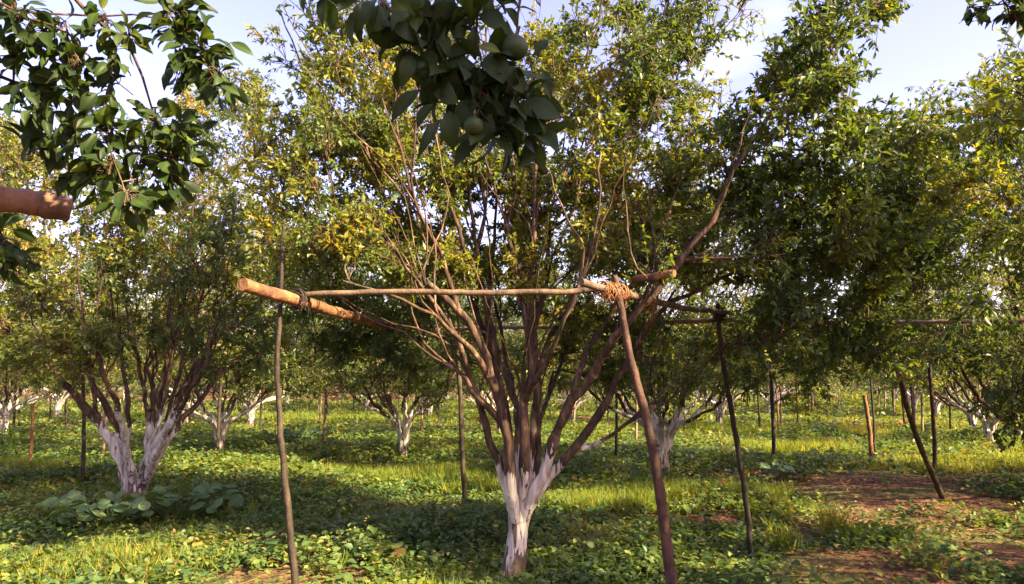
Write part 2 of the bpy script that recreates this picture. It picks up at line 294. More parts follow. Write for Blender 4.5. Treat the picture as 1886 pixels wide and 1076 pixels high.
# ------------------------------------------------------------------ trees
def lowfreq(p, ph):
    return 0.5+0.25*(np.sin(p[..., 0]*2.1+ph)+np.sin(p[..., 1]*1.9+2*ph)*np.sin(p[..., 2]*2.3+ph)+0.6*np.sin(p[..., 2]*3.1-p[..., 0]*1.4))
class Tree:
    """limbs: list of [polyline(n,3), r0, r1] in tree coordinates (origin at the base of the trunk)"""
    def __init__(s, seed, filt=None): s.filt = filt; s.rng = np.random.default_rng(seed); s.limbs = []; s.att = []; s.lw = []; s.lv = []; s.trunk = None
    def limb(s, pts, r0, r1, jitter=0.02, n=None):
        pts = np.asarray(pts, float)
        if s.filt is not None and s.filt(smooth(pts, 20)).any(): return
        n = n or max(8, int(np.linalg.norm(np.diff(pts, axis=0), axis=1).sum()/0.13))
        p = smooth(pts, n); p[2:] += s.rng.normal(0, jitter, (n-2, 3)); s.limbs.append((p, None))
        mb = MB(); t = np.linspace(0, 1, n); rad = r0*(1-t)**1.45*0.92+r1
        mb.tubes(p[None], rad[None]*(1+0.10*s.rng.normal(0, 1, (1, n))), 9, 0.07, s.rng); s.lw.append(mb); s.limbs[-1] = (p, rad); s.att.append((p, rad, len(s.limbs)-1, 3))
        return len(s.limbs)-1
    def shoot(s, num, lo=.3, hi=.75, ln=(.8, 1.7), r=(.008, .014), out=.5):
        for q in range(num):
            i = int(s.rng.integers(0, len(s.limbs))); p, rad = s.limbs[i]; j = int(len(p)*s.rng.uniform(lo, hi)); a = p[j]
            o = np.array([a[0], a[1], 0]); d = norm(norm(o)*out*s.rng.uniform(0, 1.4)+np.array([0, 0, 1.0])+s.rng.normal(0, .28, 3)); L = s.rng.uniform(*ln); tn = norm(p[min(j+1, len(p)-1)]-p[j-1])
            path = smooth([a, a+(tn*.6+d*.4)*L*.25, a+d*L*.6+s.rng.normal(0, .05, 3), a+d*L+np.array([0, 0, .15])], 12); path[2:] += s.rng.normal(0, .008, (10, 3))
            if s.filt is not None and s.filt(path).any(): continue
            r0 = min(rad[j]*.8, s.rng.uniform(*r)); br = np.linspace(r0, .003, 12); s.lw[i].tubes(path[None], br[None], 6); s.att.append((path, br, i, 2))
    def clump(s, c, r, ntw, nlf, ll, tint0=0.42, low=0.35, spread=0.14, dens=1.0):
        rng = s.rng; c = np.asarray(c, float); best = None
        if s.filt is not None and s.filt(c[None]+rng.normal(0, .3, (12, 3))).any(): return
        for i, (p, rad, li, j0) in enumerate(s.att):
            v = c-p; d = np.linalg.norm(v, axis=1); tn = norm(np.gradient(p, axis=0)); al = (v*tn).sum(1)/np.maximum(d, 1e-6)
            d = d*(1.35-.6*al)*rng.uniform(.85, 1.15)+.6*np.maximum(0, d-.8)**2+np.maximum(0, p[:, 2]-c[2]+0.25)*1.5+np.maximum(0, 0.8-p[:, 2])*3; d[:j0] += 3
            j = int(np.argmin(d))
            if best is None or d[j] < best[0]: best = (d[j], i, j)
        _, i, j = best; p, rad, i, _ = s.att[i]; a = p[j]
        dist = np.linalg.norm(c-a); tanv = norm(p[min(j+1, len(p)-1)]-p[max(j-1, 0)])
        path = smooth([a, a+tanv*dist*0.32+np.array([0, 0, .05])*dist, a*0.35+c*0.65+rng.normal(0, .06, 3)*dist+np.array([0, 0, .06])*dist, c+norm(c-a)*r*0.4], 10)
        r0 = min(rad[j]*0.8, 0.005+0.010*dist); br = np.linspace(r0, 0.003, 10); s.lw[i].tubes(path[None], br[None], 5); s.att.append((path, br, i, 2))
        m = max(1, int(ntw)); st = path[rng.integers(3, 9, m)]
        off = norm(rng.normal(0, 1, (m, 3)))*(r*rng.uniform(.35, 1, (m, 1))**0.6)
        off[:, 2] = off[:, 2]*0.9+0.18*r
        e = c+off; mid = 0.5*(st+e)+rng.normal(0, .12, (m, 3))*r; mid[:, 2] += 0.12*r
        tw = np.stack([st, mid, e+np.array([0, 0, -0.04])*r], 1)
        s.lw[i].tubes(tw, np.array([[.0042, .003, .0015]]), 3)
        u = rng.uniform(0.25, 1.03, (m, nlf)); b = ((1-u)**2)[..., None]*tw[:, None, 0]+(2*u*(1-u))[..., None]*tw[:, None, 1]+(u*u)[..., None]*tw[:, None, 2]
        td = norm(tw[:, 2]-tw[:, 1])[:, None]
        d = td*rng.uniform(.3, 1.0, (m, nlf, 1))+norm(rng.normal(0, 1, (m, nlf, 3)))*0.75+np.array([0, 0, -0.15])
        nr = norm(np.array([0, 0, 1.0])+rng.normal(0, .75, (m, nlf, 3)))
        L = ll*rng.uniform(.45, 1.3, (m, nlf)); W = L*rng.uniform(.38, .52, (m, nlf))
        cl = rng.normal(0, .17); t = tint0+cl+low*(lowfreq(b, 1.3)-0.5)+rng.normal(0, spread, (m, nlf))+np.where(rng.random((m, nlf)) < 0.02, 0.4, 0)
        s.lv.append((b.reshape(-1, 3), d.reshape(-1, 3), nr.reshape(-1, 3), L.ravel(), W.ravel(), np.clip(t, 0, 1).ravel()))
    def build(s, root, keep=None, tmpl=LEAF, merge=False, leafm=None):
        if s.trunk is not None:
            tp, tr = s.trunk; mb = MB(); n = len(tp)
            mb.tubes(tp[None], tr[None], 16, 0.05, s.rng)
            if merge:
                for l in s.lw: mb.v += l.v; mb.t += l.t; [mb.f[q].extend([f+mb.n for f in l.f[q]]) for q in (3, 4)]; mb.n += l.n
            mb.build('trunk', M_bark, root)
        if not merge:
            for l in s.lw: l.build('limb', M_bark, root)
        mb = MB()
        for b in s.lv:
            if keep is not None:
                k = keep(b[0]); b = tuple(x[k] for x in b)
            mb.leaves(*b, tmpl)
        mb.build('crown', leafm or M_leaf, root)
def trunk_path(pts, rs, n=12):
    a = smooth(np.c_[np.asarray(pts, float), np.asarray(rs, float)], n); return a[:, :3], a[:, 3]
def generic(seed, H=4.7, R=2.5, nl=13, ncl=75, ntw=11, nlf=15, ll=0.085, tint0=0.42, merge=False, filt=None):
    t = Tree(seed, filt); rng = t.rng; fh = rng.uniform(.24, .40)
    t.trunk = trunk_path([(0, 0, -.12), (0.01, 0, .05), (.02, .0, fh*.6), (.03, .01, fh+.12)], [.16, .115, .10, .105])
    ph = rng.uniform(0, 6.28)
    for i in range(nl):
        a = ph+i*2*math.pi/nl*1.0+rng.uniform(-.3, .3); inner = i % 3 == 2; rr = (0.55 if inner else 1.0)*R*rng.uniform(.6, .85); top = H*rng.uniform(.78, .92) if inner else H*rng.uniform(.52, .78)
        ca, sa = math.cos(a), math.sin(a)
        t.limb([(.03, .01, fh*.55), (.03+.05*ca, .05*sa, fh+.02), (.22*ca*(.6 if inner else 1), .22*sa*(.6 if inner else 1), fh+.42), (.5*rr*ca, .5*rr*sa, fh+.9+.4*inner), (rr*.8*ca+rng.normal(0, .1), rr*.8*sa+rng.normal(0, .1), top*.74), (rr*ca, rr*sa, top)], rng.uniform(.034, .052), .006)
    if not merge: t.shoot(26, .3, .75, (.7, 1.6), (.009, .015))
    k = 0
    while k < ncl:
        v = norm(rng.normal(0, 1, 3)); q = v*rng.uniform(.62, 1.0); c = np.array([q[0]*R, q[1]*R, 1.4+(H-1.4)*(0.46+0.54*q[2])])
        if c[2] < 1.75 and rng.random() < .5: continue
        rad = rng.uniform(.30, .52); t.clump(c, rad, ntw, nlf, ll, tint0); k += 1
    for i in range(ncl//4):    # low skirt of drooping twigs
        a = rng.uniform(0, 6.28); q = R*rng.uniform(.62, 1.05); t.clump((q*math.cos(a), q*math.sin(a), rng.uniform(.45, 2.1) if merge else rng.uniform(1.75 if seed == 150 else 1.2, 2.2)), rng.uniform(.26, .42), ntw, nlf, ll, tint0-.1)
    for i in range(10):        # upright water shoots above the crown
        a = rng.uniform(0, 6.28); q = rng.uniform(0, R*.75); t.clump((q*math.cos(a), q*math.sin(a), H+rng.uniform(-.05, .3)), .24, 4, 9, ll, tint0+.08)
    return t

# --- the central tree ---
B0 = G(945, 1058); Y0 = B0[1]; B0[2] = gz(B0[0], B0[1])
def L_(pix): return np.array([P(a, b, Y0+d)-B0 for a, b, d in pix])
ct = Tree(11)
tp = L_([(925, 1085, -.03), (943, 1058, 0), (951, 1010, 0), (955, 970, 0), (957, 945, 0), (959, 915, 0)]); tp[0, 2] = -.15
ct.trunk = trunk_path(tp, [.17, .112, .086, .082, .092, .05], 18)
for pix, r0 in (
    ([(951, 962, .0), (938, 920, -.06), (928, 884, -.1), (912, 835, -.12), (888, 765, -.15), (872, 705, -.2), (852, 640, -.3), (800, 560, -.6), (735, 475, -.9), (660, 380, -1.0)], .04),
    ([(953, 958, -.05), (943, 915, -.12), (939, 880, -.16), (936, 830, -.2), (924, 770, -.2), (910, 712, -.25), (891, 648, -.3), (843, 567, -.4), (797, 533, -.45), (740, 493, -.5), (680, 467, -.5), (600, 425, -.4), (520, 383, -.2), (430, 330, .1)], .052),
    ([(956, 950, .04), (949, 905, .1), (946, 850, .15), (934, 770, .2), (912, 680, .25), (890, 605, .3), (872, 562, .3), (845, 505, .3), (801, 458, .3), (718, 378, .2), (692, 332, .1), (641, 262, 0), (600, 190, -.1), (550, 110, -.2), (520, 20, -.2)], .036),
    ([(957, 945, 0), (956, 895, .0), (957, 820, .0), (949, 735, .05), (917, 650, .05), (889, 540, 0), (877, 460, 0), (870, 393, -.1), (863, 330, -.1), (852, 270, -.1), (832, 190, 0), (790, 60, 0)], .034),
    ([(959, 945, -.05), (965, 895, -.13), (967, 820, -.2), (965, 740, -.2), (982, 680, -.2), (968, 600, -.2), (958, 527, -.2), (950, 480, -.25), (937, 423, -.3), (917, 370, -.3), (898, 310, -.4), (870, 200, -.5)], .048),
    ([(961, 940, .06), (974, 890, .15), (980, 820, .2), (988, 700, .3), (980, 600, .3), (967, 500, .35), (966, 453, .4), (997, 438, .45), (1047, 400, .5), (1100, 330, .6), (1150, 240, .7), (1200, 140, .8)], .034),
    ([(961, 945, .06), (978, 900, .15), (988, 850, .2), (992, 720, .3), (1000, 645, .5), (1030, 590, .6), (1050, 550, .8), (1090, 470, 1.0), (1140, 390, 1.3), (1180, 300, 1.4)], .03),
    ([(962, 955, -.04), (980, 915, -.1), (997, 880, -.14), (1012, 838, -.18), (1024, 800, -.22), (1050, 753, -.35), (1094, 687, -.5), (1115, 650, -.6), (1150, 600, -.8), (1200, 545, -.9), (1255, 475, -1.0), (1312, 405, -1.1), (1345, 330, -1.1), (1400, 232, -1.2), (1480, 132, -1.2), (1560, 50, -1.2), (1650, -20, -1.2)], .052),
    ([(963, 952, .03), (985, 917, .05), (1005, 888, .06), (1032, 853, .08), (1080, 800, .1), (1113, 742, .1), (1148, 680, .1), (1195, 600, .0), (1250, 550, -.1), (1340, 505, -.3), (1450, 470, -.6), (1580, 440, -.7)], .048),
    ([(1040, 845, .1), (1066, 827, .1), (1118, 808, .1), (1168, 771, .0), (1230, 735, -.1), (1290, 690, -.2)], .022),
    ([(935, 800, -.15), (910, 760, -.2), (866, 715, -.3), (830, 677, -.35), (780, 645, -.4), (738, 612, -.4), (680, 585, -.4)], .028),
    ([(962, 900, .1), (950, 760, .5), (930, 640, 1.0), (900, 520, 1.4), (850, 380, 1.6), (800, 240, 1.6)], .026),
    ([(966, 890, .1), (1000, 760, .6), (1040, 640, 1.2), (1060, 500, 1.7), (1080, 330, 1.9)], .026),
    ([(917, 650, .05), (900, 590, .2), (905, 500, .4), (912, 400, .5), (925, 300, .6), (930, 180, .6)], .022),
    ([(955, 560, -.2), (975, 490, -.3), (985, 400, -.35), (985, 300, -.4), (1000, 180, -.4)], .02),
    ([(889, 540, 0), (858, 470, -.2), (835, 390, -.3), (800, 310, -.4), (770, 220, -.4)], .02),
    ([(980, 620, .3), (1005, 530, .4), (1010, 430, .6), (1030, 330, .7), (1040, 230, .8)], .02),
    ([(843, 567, -.4), (815, 480, -.5), (770, 390, -.6), (740, 290, -.6), (700, 180, -.6)], .02),
    ([(965, 740, -.2), (1000, 670, -.5), (1040, 590, -.7), (1075, 500, -.8), (1100, 390, -.9), (1110, 280, -.9)], .026),
    ([(910, 712, -.2), (862, 640, -.5), (800, 585, -.8), (720, 545, -1.0), (630, 520, -1.1)], .026),
    ([(1050, 753, -.35), (1070, 680, -.2), (1110, 600, 0), (1165, 520, .2), (1220, 430, .3), (1260, 320, .3)], .026),
    ([(950, 480, -.2), (935, 400, .0), (945, 320, .1), (950, 230, .1)], .014),
    ([(877, 460, 0), (895, 390, .1), (888, 310, .2), (880, 220, .2)], .014)):
    ct.limb(L_(pix), r0, .006, .010)
ct.shoot(70, .25, .7, (.8, 1.9)); rng = np.random.default_rng(77)
def cc(px, py, d, r, n=17, nl=19, tint=.46, ll=.056): ct.clump(P(px, py, Y0+d)-B0, r, n, nl, ll, tint-.07)
# crown regions as (pixel box, depth range, clumps, tint); low tints at the right paint shade into the leaves
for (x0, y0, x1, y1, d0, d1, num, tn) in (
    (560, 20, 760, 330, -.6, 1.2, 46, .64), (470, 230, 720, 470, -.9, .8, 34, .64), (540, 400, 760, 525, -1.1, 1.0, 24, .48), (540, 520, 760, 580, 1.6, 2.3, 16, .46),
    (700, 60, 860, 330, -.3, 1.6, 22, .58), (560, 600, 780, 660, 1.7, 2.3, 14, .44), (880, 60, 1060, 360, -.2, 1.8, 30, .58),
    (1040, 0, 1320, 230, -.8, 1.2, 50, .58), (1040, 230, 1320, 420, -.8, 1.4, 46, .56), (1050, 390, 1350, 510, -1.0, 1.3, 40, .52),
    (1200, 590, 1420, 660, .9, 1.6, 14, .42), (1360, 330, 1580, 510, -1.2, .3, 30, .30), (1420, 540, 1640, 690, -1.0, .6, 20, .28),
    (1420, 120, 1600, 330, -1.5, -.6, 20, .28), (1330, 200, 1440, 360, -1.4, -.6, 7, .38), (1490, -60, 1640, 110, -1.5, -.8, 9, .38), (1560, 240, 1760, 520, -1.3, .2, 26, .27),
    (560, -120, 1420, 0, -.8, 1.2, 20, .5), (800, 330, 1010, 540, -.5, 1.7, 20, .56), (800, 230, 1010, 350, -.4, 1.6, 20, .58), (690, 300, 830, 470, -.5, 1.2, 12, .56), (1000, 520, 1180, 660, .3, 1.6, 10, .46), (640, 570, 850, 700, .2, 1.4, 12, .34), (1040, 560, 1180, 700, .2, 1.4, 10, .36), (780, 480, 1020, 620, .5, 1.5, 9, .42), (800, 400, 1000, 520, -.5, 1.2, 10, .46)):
    for q in range(num):
        cc(rng.uniform(x0, x1), rng.uniform(y0, y1), rng.uniform(d0, d1), rng.uniform(.2, .36), tint=tn, ll=.055 if x0 < 1300 else .064)
for px, py, d, r in ((500, 120, .2, .12), (510, 60, .2, .12), (505, 190, .2, .13), (470, 60, .2, .1), (560, 60, .1, .16), (1280, 200, .3, .2), (1380, 60, .4, .22), (1370, 20, .3, .2)): cc(px, py, d, r, 6, 10, .5)
for q in range(5): cc(640+rng.uniform(-30, 30), 430+rng.uniform(-25, 25), -1.1, .12, 8, 12, .86)
t0 = thing('orange_tree', 'large vase-shaped orange tree with white painted forked trunk inside the nearest bamboo frame', 'tree', B0)
ct.build(t0)

# --- the left tree ---
B1 = G(246, 922); Y1 = B1[1]; B1[2] = gz(B1[0], B1[1])
lt = Tree(21)
def L1(pix): return np.array([P(a, b, Y1+d)-B1 for a, b, d in pix])
tp = L1([(246, 950, 0), (246, 922, 0), (248, 900, 0), (250, 880, 0), (254, 862, 0)]); tp[0, 2] = -.12
lt.trunk = trunk_path(tp, [.24, .18, .15, .13, .06], 12)
for pix, r0 in (
    ([(240, 905, -.05), (222, 850, -.12), (200, 805, -.2), (160, 755, -.3), (112, 700, -.4), (60, 650, -.6), (0, 590, -.7), (-80, 490, -.7)], .082),
    ([(243, 900, .05), (228, 840, .1), (212, 790, .2), (180, 720, .3), (150, 640, .3), (110, 540, .4), (80, 430, .5)], .07),
    ([(240, 895, -.05), (233, 845, -.1), (234, 790, -.2), (232, 720, -.3), (222, 640, -.4), (200, 520, -.5), (190, 400, -.5)], .036),
    ([(262, 892, .05), (274, 835, .1), (270, 770, .2), (262, 690, .3), (236, 600, .4), (230, 480, .5), (250, 350, .5)], .036),
    ([(266, 888, -.05), (284, 830, -.15), (292, 770, -.2), (300, 700, -.3), (330, 590, -.4), (350, 470, -.6), (360, 330, -.6)], .06),
    ([(258, 892, .0), (290, 830, .0), (315, 770, .0), (345, 700, .05), (400, 610, .1), (450, 530, .2), (500, 430, .3)], .07),
    ([(260, 896, .08), (300, 825, .2), (345, 765, .4), (400, 700, .6), (460, 640, .8), (520, 560, 1.0)], .06),
    ([(264, 885, .1), (282, 820, .2), (282, 720, .3), (275, 640, .4), (290, 540, .5), (300, 430, .5)], .04),
    ([(262, 870, -.1), (300, 800, -.3), (330, 740, -.4), (372, 660, -.5), (400, 560, -.6), (430, 450, -.6)], .045),
    ([(268, 872, .1), (300, 790, .3), (322, 720, .4), (345, 640, .5), (375, 540, .6), (390, 420, .6)], .032),
    ([(262, 860, -.1), (296, 770, -.3), (312, 690, -.4), (318, 600, -.5), (310, 500, -.6)], .03),
    ([(215, 830, -.1), (185, 770, -.1), (165, 700, .0), (140, 620, .1), (120, 520, .2)], .04),
    ([(264, 890, .1), (285, 800, .5), (300, 700, .9), (320, 560, 1.3), (330, 400, 1.5)], .05),
    ([(268, 885, -.1), (305, 800, -.6), (345, 730, -1.1), (390, 640, -1.6), (420, 500, -1.8)], .05),
    ([(246, 890, -.1), (225, 790, -.6), (190, 690, -1.2), (150, 560, -1.5), (140, 420, -1.6)], .05)):
    lt.limb(L1(pix), r0, .008, .015)
lt.shoot(60, .3, .75, (.8, 1.8), (.010, .018))
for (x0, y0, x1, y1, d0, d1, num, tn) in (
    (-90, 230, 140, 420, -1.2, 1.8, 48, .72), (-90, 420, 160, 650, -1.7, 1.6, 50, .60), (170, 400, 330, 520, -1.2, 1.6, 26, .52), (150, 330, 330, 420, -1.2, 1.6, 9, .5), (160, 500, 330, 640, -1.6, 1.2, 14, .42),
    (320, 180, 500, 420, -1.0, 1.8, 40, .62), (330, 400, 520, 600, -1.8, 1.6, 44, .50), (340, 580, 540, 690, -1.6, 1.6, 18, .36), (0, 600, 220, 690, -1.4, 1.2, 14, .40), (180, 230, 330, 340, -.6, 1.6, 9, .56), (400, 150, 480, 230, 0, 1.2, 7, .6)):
    for q in range(int(num*1.3)):
        lt.clump(P(rng.uniform(x0, x1), rng.uniform(y0, y1), Y1+rng.uniform(d0, d1))-B1, rng.uniform(.26, .42), 14, 17, .066, tn-.05)
t1 = thing('orange_tree', 'orange tree with broad low white trunk and dense brown limbs, left of the frame', 'tree', B1)
lt.build(t1)

# --- generic trees laid out on the orchard grid ---
D = np.array([2.4, 5.55]); Q = np.array([5.24, -2.23]); O = np.array([B0[0], B0[1]])
TR = thing('orange_tree', 'x', 'tree'); tR = generic(150, H=5.6, R=3.3, ncl=320, ntw=13, nlf=16, ll=.072, tint0=.24, filt=lambda p: (p[:, 1] < -1.2) & (p[:, 2] < 2.32) & (p[:, 2] > 2.0))  # low leaf tint puts the right-hand shade into the foliage colour
for q in range(110):
    u = tR.rng.uniform(1620, 1960); tR.clump(P(u, tR.rng.uniform(150+max(0, 1760-u)*.6, 560), 9.3+tR.rng.uniform(-2.2, 1.6))-np.array([7.3, 9.3, 0]), tR.rng.uniform(.3, .45), 14, 16, .075, .26)
tR.build(TR); VAR = []
for i in range(4):
    e = thing('orange_tree', 'x', 'tree'); generic(100+i, H=4.6+.25*i, R=2.6+.1*i, ncl=165, ntw=14, nlf=16, ll=.074, tint0=.38+.05*(i % 3)).build(e); VAR.append([e, False])
LOD = []
for i in range(2):
    e = thing('orange_tree', 'x', 'tree'); generic(200+i, H=4.8, R=2.75, ncl=95, nl=10, ntw=8, nlf=8, ll=.13, tint0=.42, merge=True).build(e, merge=True); LOD.append([e, False])
def put(pool, k, loc, rz, sc, label, group='rows of whitewashed orange trees'):
    e = pool[k % len(pool)]
    if not e[1]:
        e[1] = True; r = e[0]; r.location = loc; r.rotation_euler = (0, 0, rz); r.scale = (sc,)*3; r['label'] = label; r['group'] = group; return r
    return copy_tree(e[0], loc, rz, sc, label, group)
placed = [(O[0], O[1]), (B1[0], B1[1])]
def gpt(px, py):
    g = G(px, py); return (g[0], g[1], float(gz(g[0], g[1]))-.02)
GR = 'rows of whitewashed orange trees'
named = [ # pixel of the trunk base, variant, turn, scale, label
    ((740, 848), 0, .3, .98, 'spreading orange tree with pale whitewashed stems seen left of the central trunk'),
    ((1222, 880), 1, 2.0, 1.0, 'orange tree with tall pale trunk just behind the thick bent front post'),
    ((402, 838), 2, 1.2, .95, 'smaller orange tree with short white trunk right of the broad left trunk'),
    ((1826, 826), 3, 3.6, 1.0, 'orange tree with slim leaning white trunk beyond the two leaning posts on the right'),
    ((5, 812), 1, 4.4, 1.0, 'orange tree with white trunk cut by the left edge of the photo'),
    ((460, 790), 3, 5.2, 1.0, 'orange tree with small pale trunk close behind the short white trunk'),
    ((1325, 792), 2, .8, 1.0, 'orange tree with pale stems beyond the back post, left of the path'),
    ((1728, 770), 0, 2.6, 1.0, 'orange tree with pinkish white trunk past the leaning posts'),
    ((676, 760), 2, 3.1, 1.0, 'orange tree with pale stems seen left of and behind the spreading tree'),
    ]
for (pp, k, rz, sc, lab) in named:
    l = gpt(*pp); put(VAR, k, l, rz, sc, lab); placed.append(l[:2])
n = 0
for j in range(-2, 15):
    for i in range(-9, 9):
        g = O+D*j+Q*i; x, y = g
        if min(math.hypot(x-a, y-b) for a, b in placed) < 3.2: continue
        near = (i, j) in ((1, 0), (2, 0), (2, -1), (1, -1), (0, -1), (2, 1), (3, 0), (3, 1))
        if (i, j) in ((1, -1), (0, -1)): continue
        if y < 8 and not near: continue
        if abs(x) > (0.76 if y < 21 else 0.71)*y+2.5 and not near: continue
        r = random.Random(i*100+j+7); rz = r.uniform(0, 6.28); sc = r.uniform(.9, 1.06)
        x += r.uniform(-.3, .3); y += r.uniform(-.3, .3); loc = (x, y, float(gz(x, y))-.02); placed.append((x, y))
        if (i, j) == (1, 1): TR.location = (7.3, 9.3, 0); TR.rotation_euler = (0, 0, 0); TR['label'] = 'broad orange tree filling the right edge above the thin rail and leaning posts'; TR['group'] = GR
        elif (i, j) == (1, 0): put(VAR, 0, loc, 1.1, 1.0, 'orange tree whose dark foliage enters from the right edge of the photo', GR)
        elif near: put(VAR, i+j, loc, rz, sc, 'orange tree in the rows to the right, outside the photo', 'orange trees beyond the right edge')
        elif y < 21:
            u = 943+1347*x/y
            if 1200 < u < 1450: continue
            put(VAR, i*3+j, loc, rz, sc, 'orange tree beyond the left edge, only its foliage reaching in above the broad low trunk' if u < 0 else 'orange tree half hidden straight behind the big central trunk' if u < 1200 else 'orange tree directly behind the slim leaning white trunk', GR)
        else: put(LOD, i+j, loc, rz, sc, 'small distant orange tree far down the orchard rows', 'distant orange trees')
# far belt of trees
fb = MB(); r2 = np.random.default_rng(9); N = 42000
fx = r2.uniform(-105, 130, N); row = r2.integers(0, 4, N); fy = 92+row*6+r2.normal(0, 1.5, N)
ph = np.abs(np.sin(fx*0.6+row*1.7)); fz = 0.25+(r2.random(N)**.8)*(2.6+1.9*ph); kp = (fz > 1.2) | (r2.random(N) < .4)
pf = np.stack([fx, fy, fz], -1)[kp]
fb.leaves(pf, r2.normal(0, 1, pf.shape), norm(np.array([0, 0, 1.])+r2.normal(0, .8, pf.shape)), r2.uniform(.3, .6, len(pf)), r2.uniform(.16, .3, len(pf)), np.clip(.5+r2.normal(0, .18, len(pf)), 0, 1), LEAF)
tag(fb.build('far_orchard', M_leaf), 'distant mass of orchard foliage closing the horizon', 'orchard', kind='stuff')

# ------------------------------------------------------------------ overhanging boughs of the two trees beside the camera
def visible(p, m=25):
    x, y, f = proj(p); return (f > 0.05) & (x > -m) & (x < 1886+m) & (y > -m) & (y < 1076+m)
def orange(parent, c, r, sd):
    mb = MB(); rr = np.random.default_rng(sd); nu, nv = 20, 12; v = []
    for i in range(nv+1):
        th = math.pi*i/nv
        for j in range(nu):
            a = 2*math.pi*j/nu; q = r*(1-0.06*math.exp(-(th/.35)**2)-.05*math.exp(-((math.pi-th)/.3)**2)+.012*math.cos(5*a)*math.sin(th))
            v.append((c[0]+q*math.sin(th)*math.cos(a), c[1]+q*math.sin(th)*math.sin(a), c[2]+q*.95*math.cos(th)))
    mb.add(v, [np.array([(i*nu+j, (i+1)*nu+j, (i+1)*nu+(j+1) % nu, i*nu+(j+1) % nu) for i in range(nv) for j in range(nu)])])
    o = mb.build('unripe_orange', M_fruit, parent)
    st = MB(); st.tubes(np.array([[c+np.array([0, 0, r*.86]), c+np.array([.004, 0, r*1.15]), c+np.array([.012, .004, r*1.7])]]), np.array([[.006, .003, .0028]]), 6)
    st.build('stem', M_twig, o); return o
def bough(root, base, polys, clumps, fruits, ll, seed, explicit=(), Yd=2.0):
    """polys: pixel polylines (px,py,Y); clumps: (px,py,Y,rpx,n,tint)"""
    rr = np.random.default_rng(seed); wood = MB(); W = []
    for pl, r0 in polys:
        pts = [q-base for q in (P(*a) if len(a) == 3 else np.asarray(a[:3]) for a in pl)]
        s_ = smooth(pts, 22); s_[1:-1] += rr.normal(0, .004, (20, 3)); wood.tubes(s_[None], np.linspace(r0, .0018, 22)[None], 6); W.append(s_)
    lf = MB(); allp = np.concatenate(W); clumps = [(a, b, c, d*1.08, int(e*2.1)+1, f) for a, b, c, d, e, f in clumps]
    for (px, py, Y, rpx, nl, tn) in clumps:
        c = P(px, py, Y)-base; R = rpx/FPX*Y
        ds = np.linalg.norm(allp-c, axis=1); a = allp[int(np.argmin(ds))]
        tw = smooth([a, (a+c)/2+np.array([0, 0, .02]), c+np.array([0, 0, -R*.4])], 8); wood.tubes(tw[None], np.linspace(.0028, .0015, 8)[None], 5)
        e = c+norm(rr.normal(0, 1, (nl, 3)))*R*(rr.random((nl, 1))**.5)
        s0 = tw[rr.integers(2, 8, nl)]; e[:, 2] -= .1*R
        d = norm(e-s0)+norm(rr.normal(0, 1, (nl, 3)))*.45+np.array([0, 0, -.35])
        b = s0*.4+e*.6
        wood.tubes(np.stack([s0, (s0+b)/2+np.array([0, 0, .005]), b], 1), np.array([[.0016, .0014, .001]]), 4)
        nr = norm(np.array([0, -.25, .8])+rr.normal(0, .6, (nl, 3))); L = ll*rr.uniform(.6, 1.15, nl)
        wi = L*rr.uniform(.42, .56, nl); tt = np.clip(tn+rr.normal(0, .24, nl), 0, 1); pick = rr.integers(0, 5, nl)
        for q in range(5):
            k = pick == q; lf.leaves(b[k], d[k], nr[k], L[k], wi[k], tt[k], FINES[q])
    for (x0, y0, x1, y1, Y, wpx, tn) in explicit:
        a = P(x0, y0, Y)-base; b = P(x1, y1, Y+rr.uniform(-.03, .03))-base; nr = norm(np.array([rr.uniform(-.3, .3), -1.0, .35]))
        lf.leaves(a[None], (b-a)[None], nr[None], np.linalg.norm(b-a)*1.05, wpx/FPX*Y, tn, FINES[int(x0) % 5])
        j = int(np.argmin(np.linalg.norm(allp-a, axis=1))); wood.tubes(smooth([allp[j], (allp[j]+a)/2+np.array([0, 0, .004]), a], 6)[None], np.full((1, 6), .0013), 4)
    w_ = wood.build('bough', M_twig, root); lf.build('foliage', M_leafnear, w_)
    for i, (px, py, Y, rpx) in enumerate(fruits):
        Y = Y+(.05 if seed == 31 else 0); c = P(px, py, Y)-base; r_ = rpx/FPX*Y; orange(w_, c, r_, i)
        a = c+np.array([.012, .004, r_*1.7]); j = int(np.argmin(np.linalg.norm(allp-a, axis=1))); wood2 = MB(); wood2.tubes(smooth([allp[j], (allp[j]+a)/2, a], 6)[None], np.full((1, 6), .0024), 5); wood2.build('twig', M_twig, w_)
def near_tree(loc, seed, label):
    b = np.array(loc); t = generic(seed, H=4.6, R=2.3, ncl=70, ntw=10, nlf=13, ll=.085, tint0=.3, filt=lambda p: visible(p+b, 60)); t.filt = None
    if seed == 302:                        # limb over the camera, with unseen leaf clumps added to shade the hanging sprays
        t.limb([(.03, 0, .4), (-.3, .4, 1.3), (-.9, 1.3, 2.6), (-1.6, 2.2, 3.3), (-2.2, 2.9, 3.6)], .05, .008)
        for q in range(34):
            u = t.rng.uniform(.9, 2.6); t.clump(P(t.rng.uniform(740, 1010), t.rng.uniform(40, 260), 1.65)+np.array(sd)*u-b, .2, 11, 13, .085, .3)
    root = thing('orange_tree', label, 'tree', loc, group='orange trees hanging over the camera')
    t.build(root, keep=lambda p: ~visible(p+b, 90))
    return root, b, t
gA = O-D; locA = (gA[0]-.25, gA[1]+.1, 0.0)
rA, bA, tA = near_tree(locA, 301, 'near orange tree hanging dark leafy twigs and small green oranges across the top left')
sA = tA.limbs[0][0]
def top_of(t, b, tgt):
    best = min(((np.linalg.norm(p[j]+b-tgt), i, j) for i, (p, r) in enumerate(t.limbs) for j in range(6, len(p))), key=lambda q: q[0]); p = t.limbs[best[1]][0][best[2]]+b; return (*p, 0)
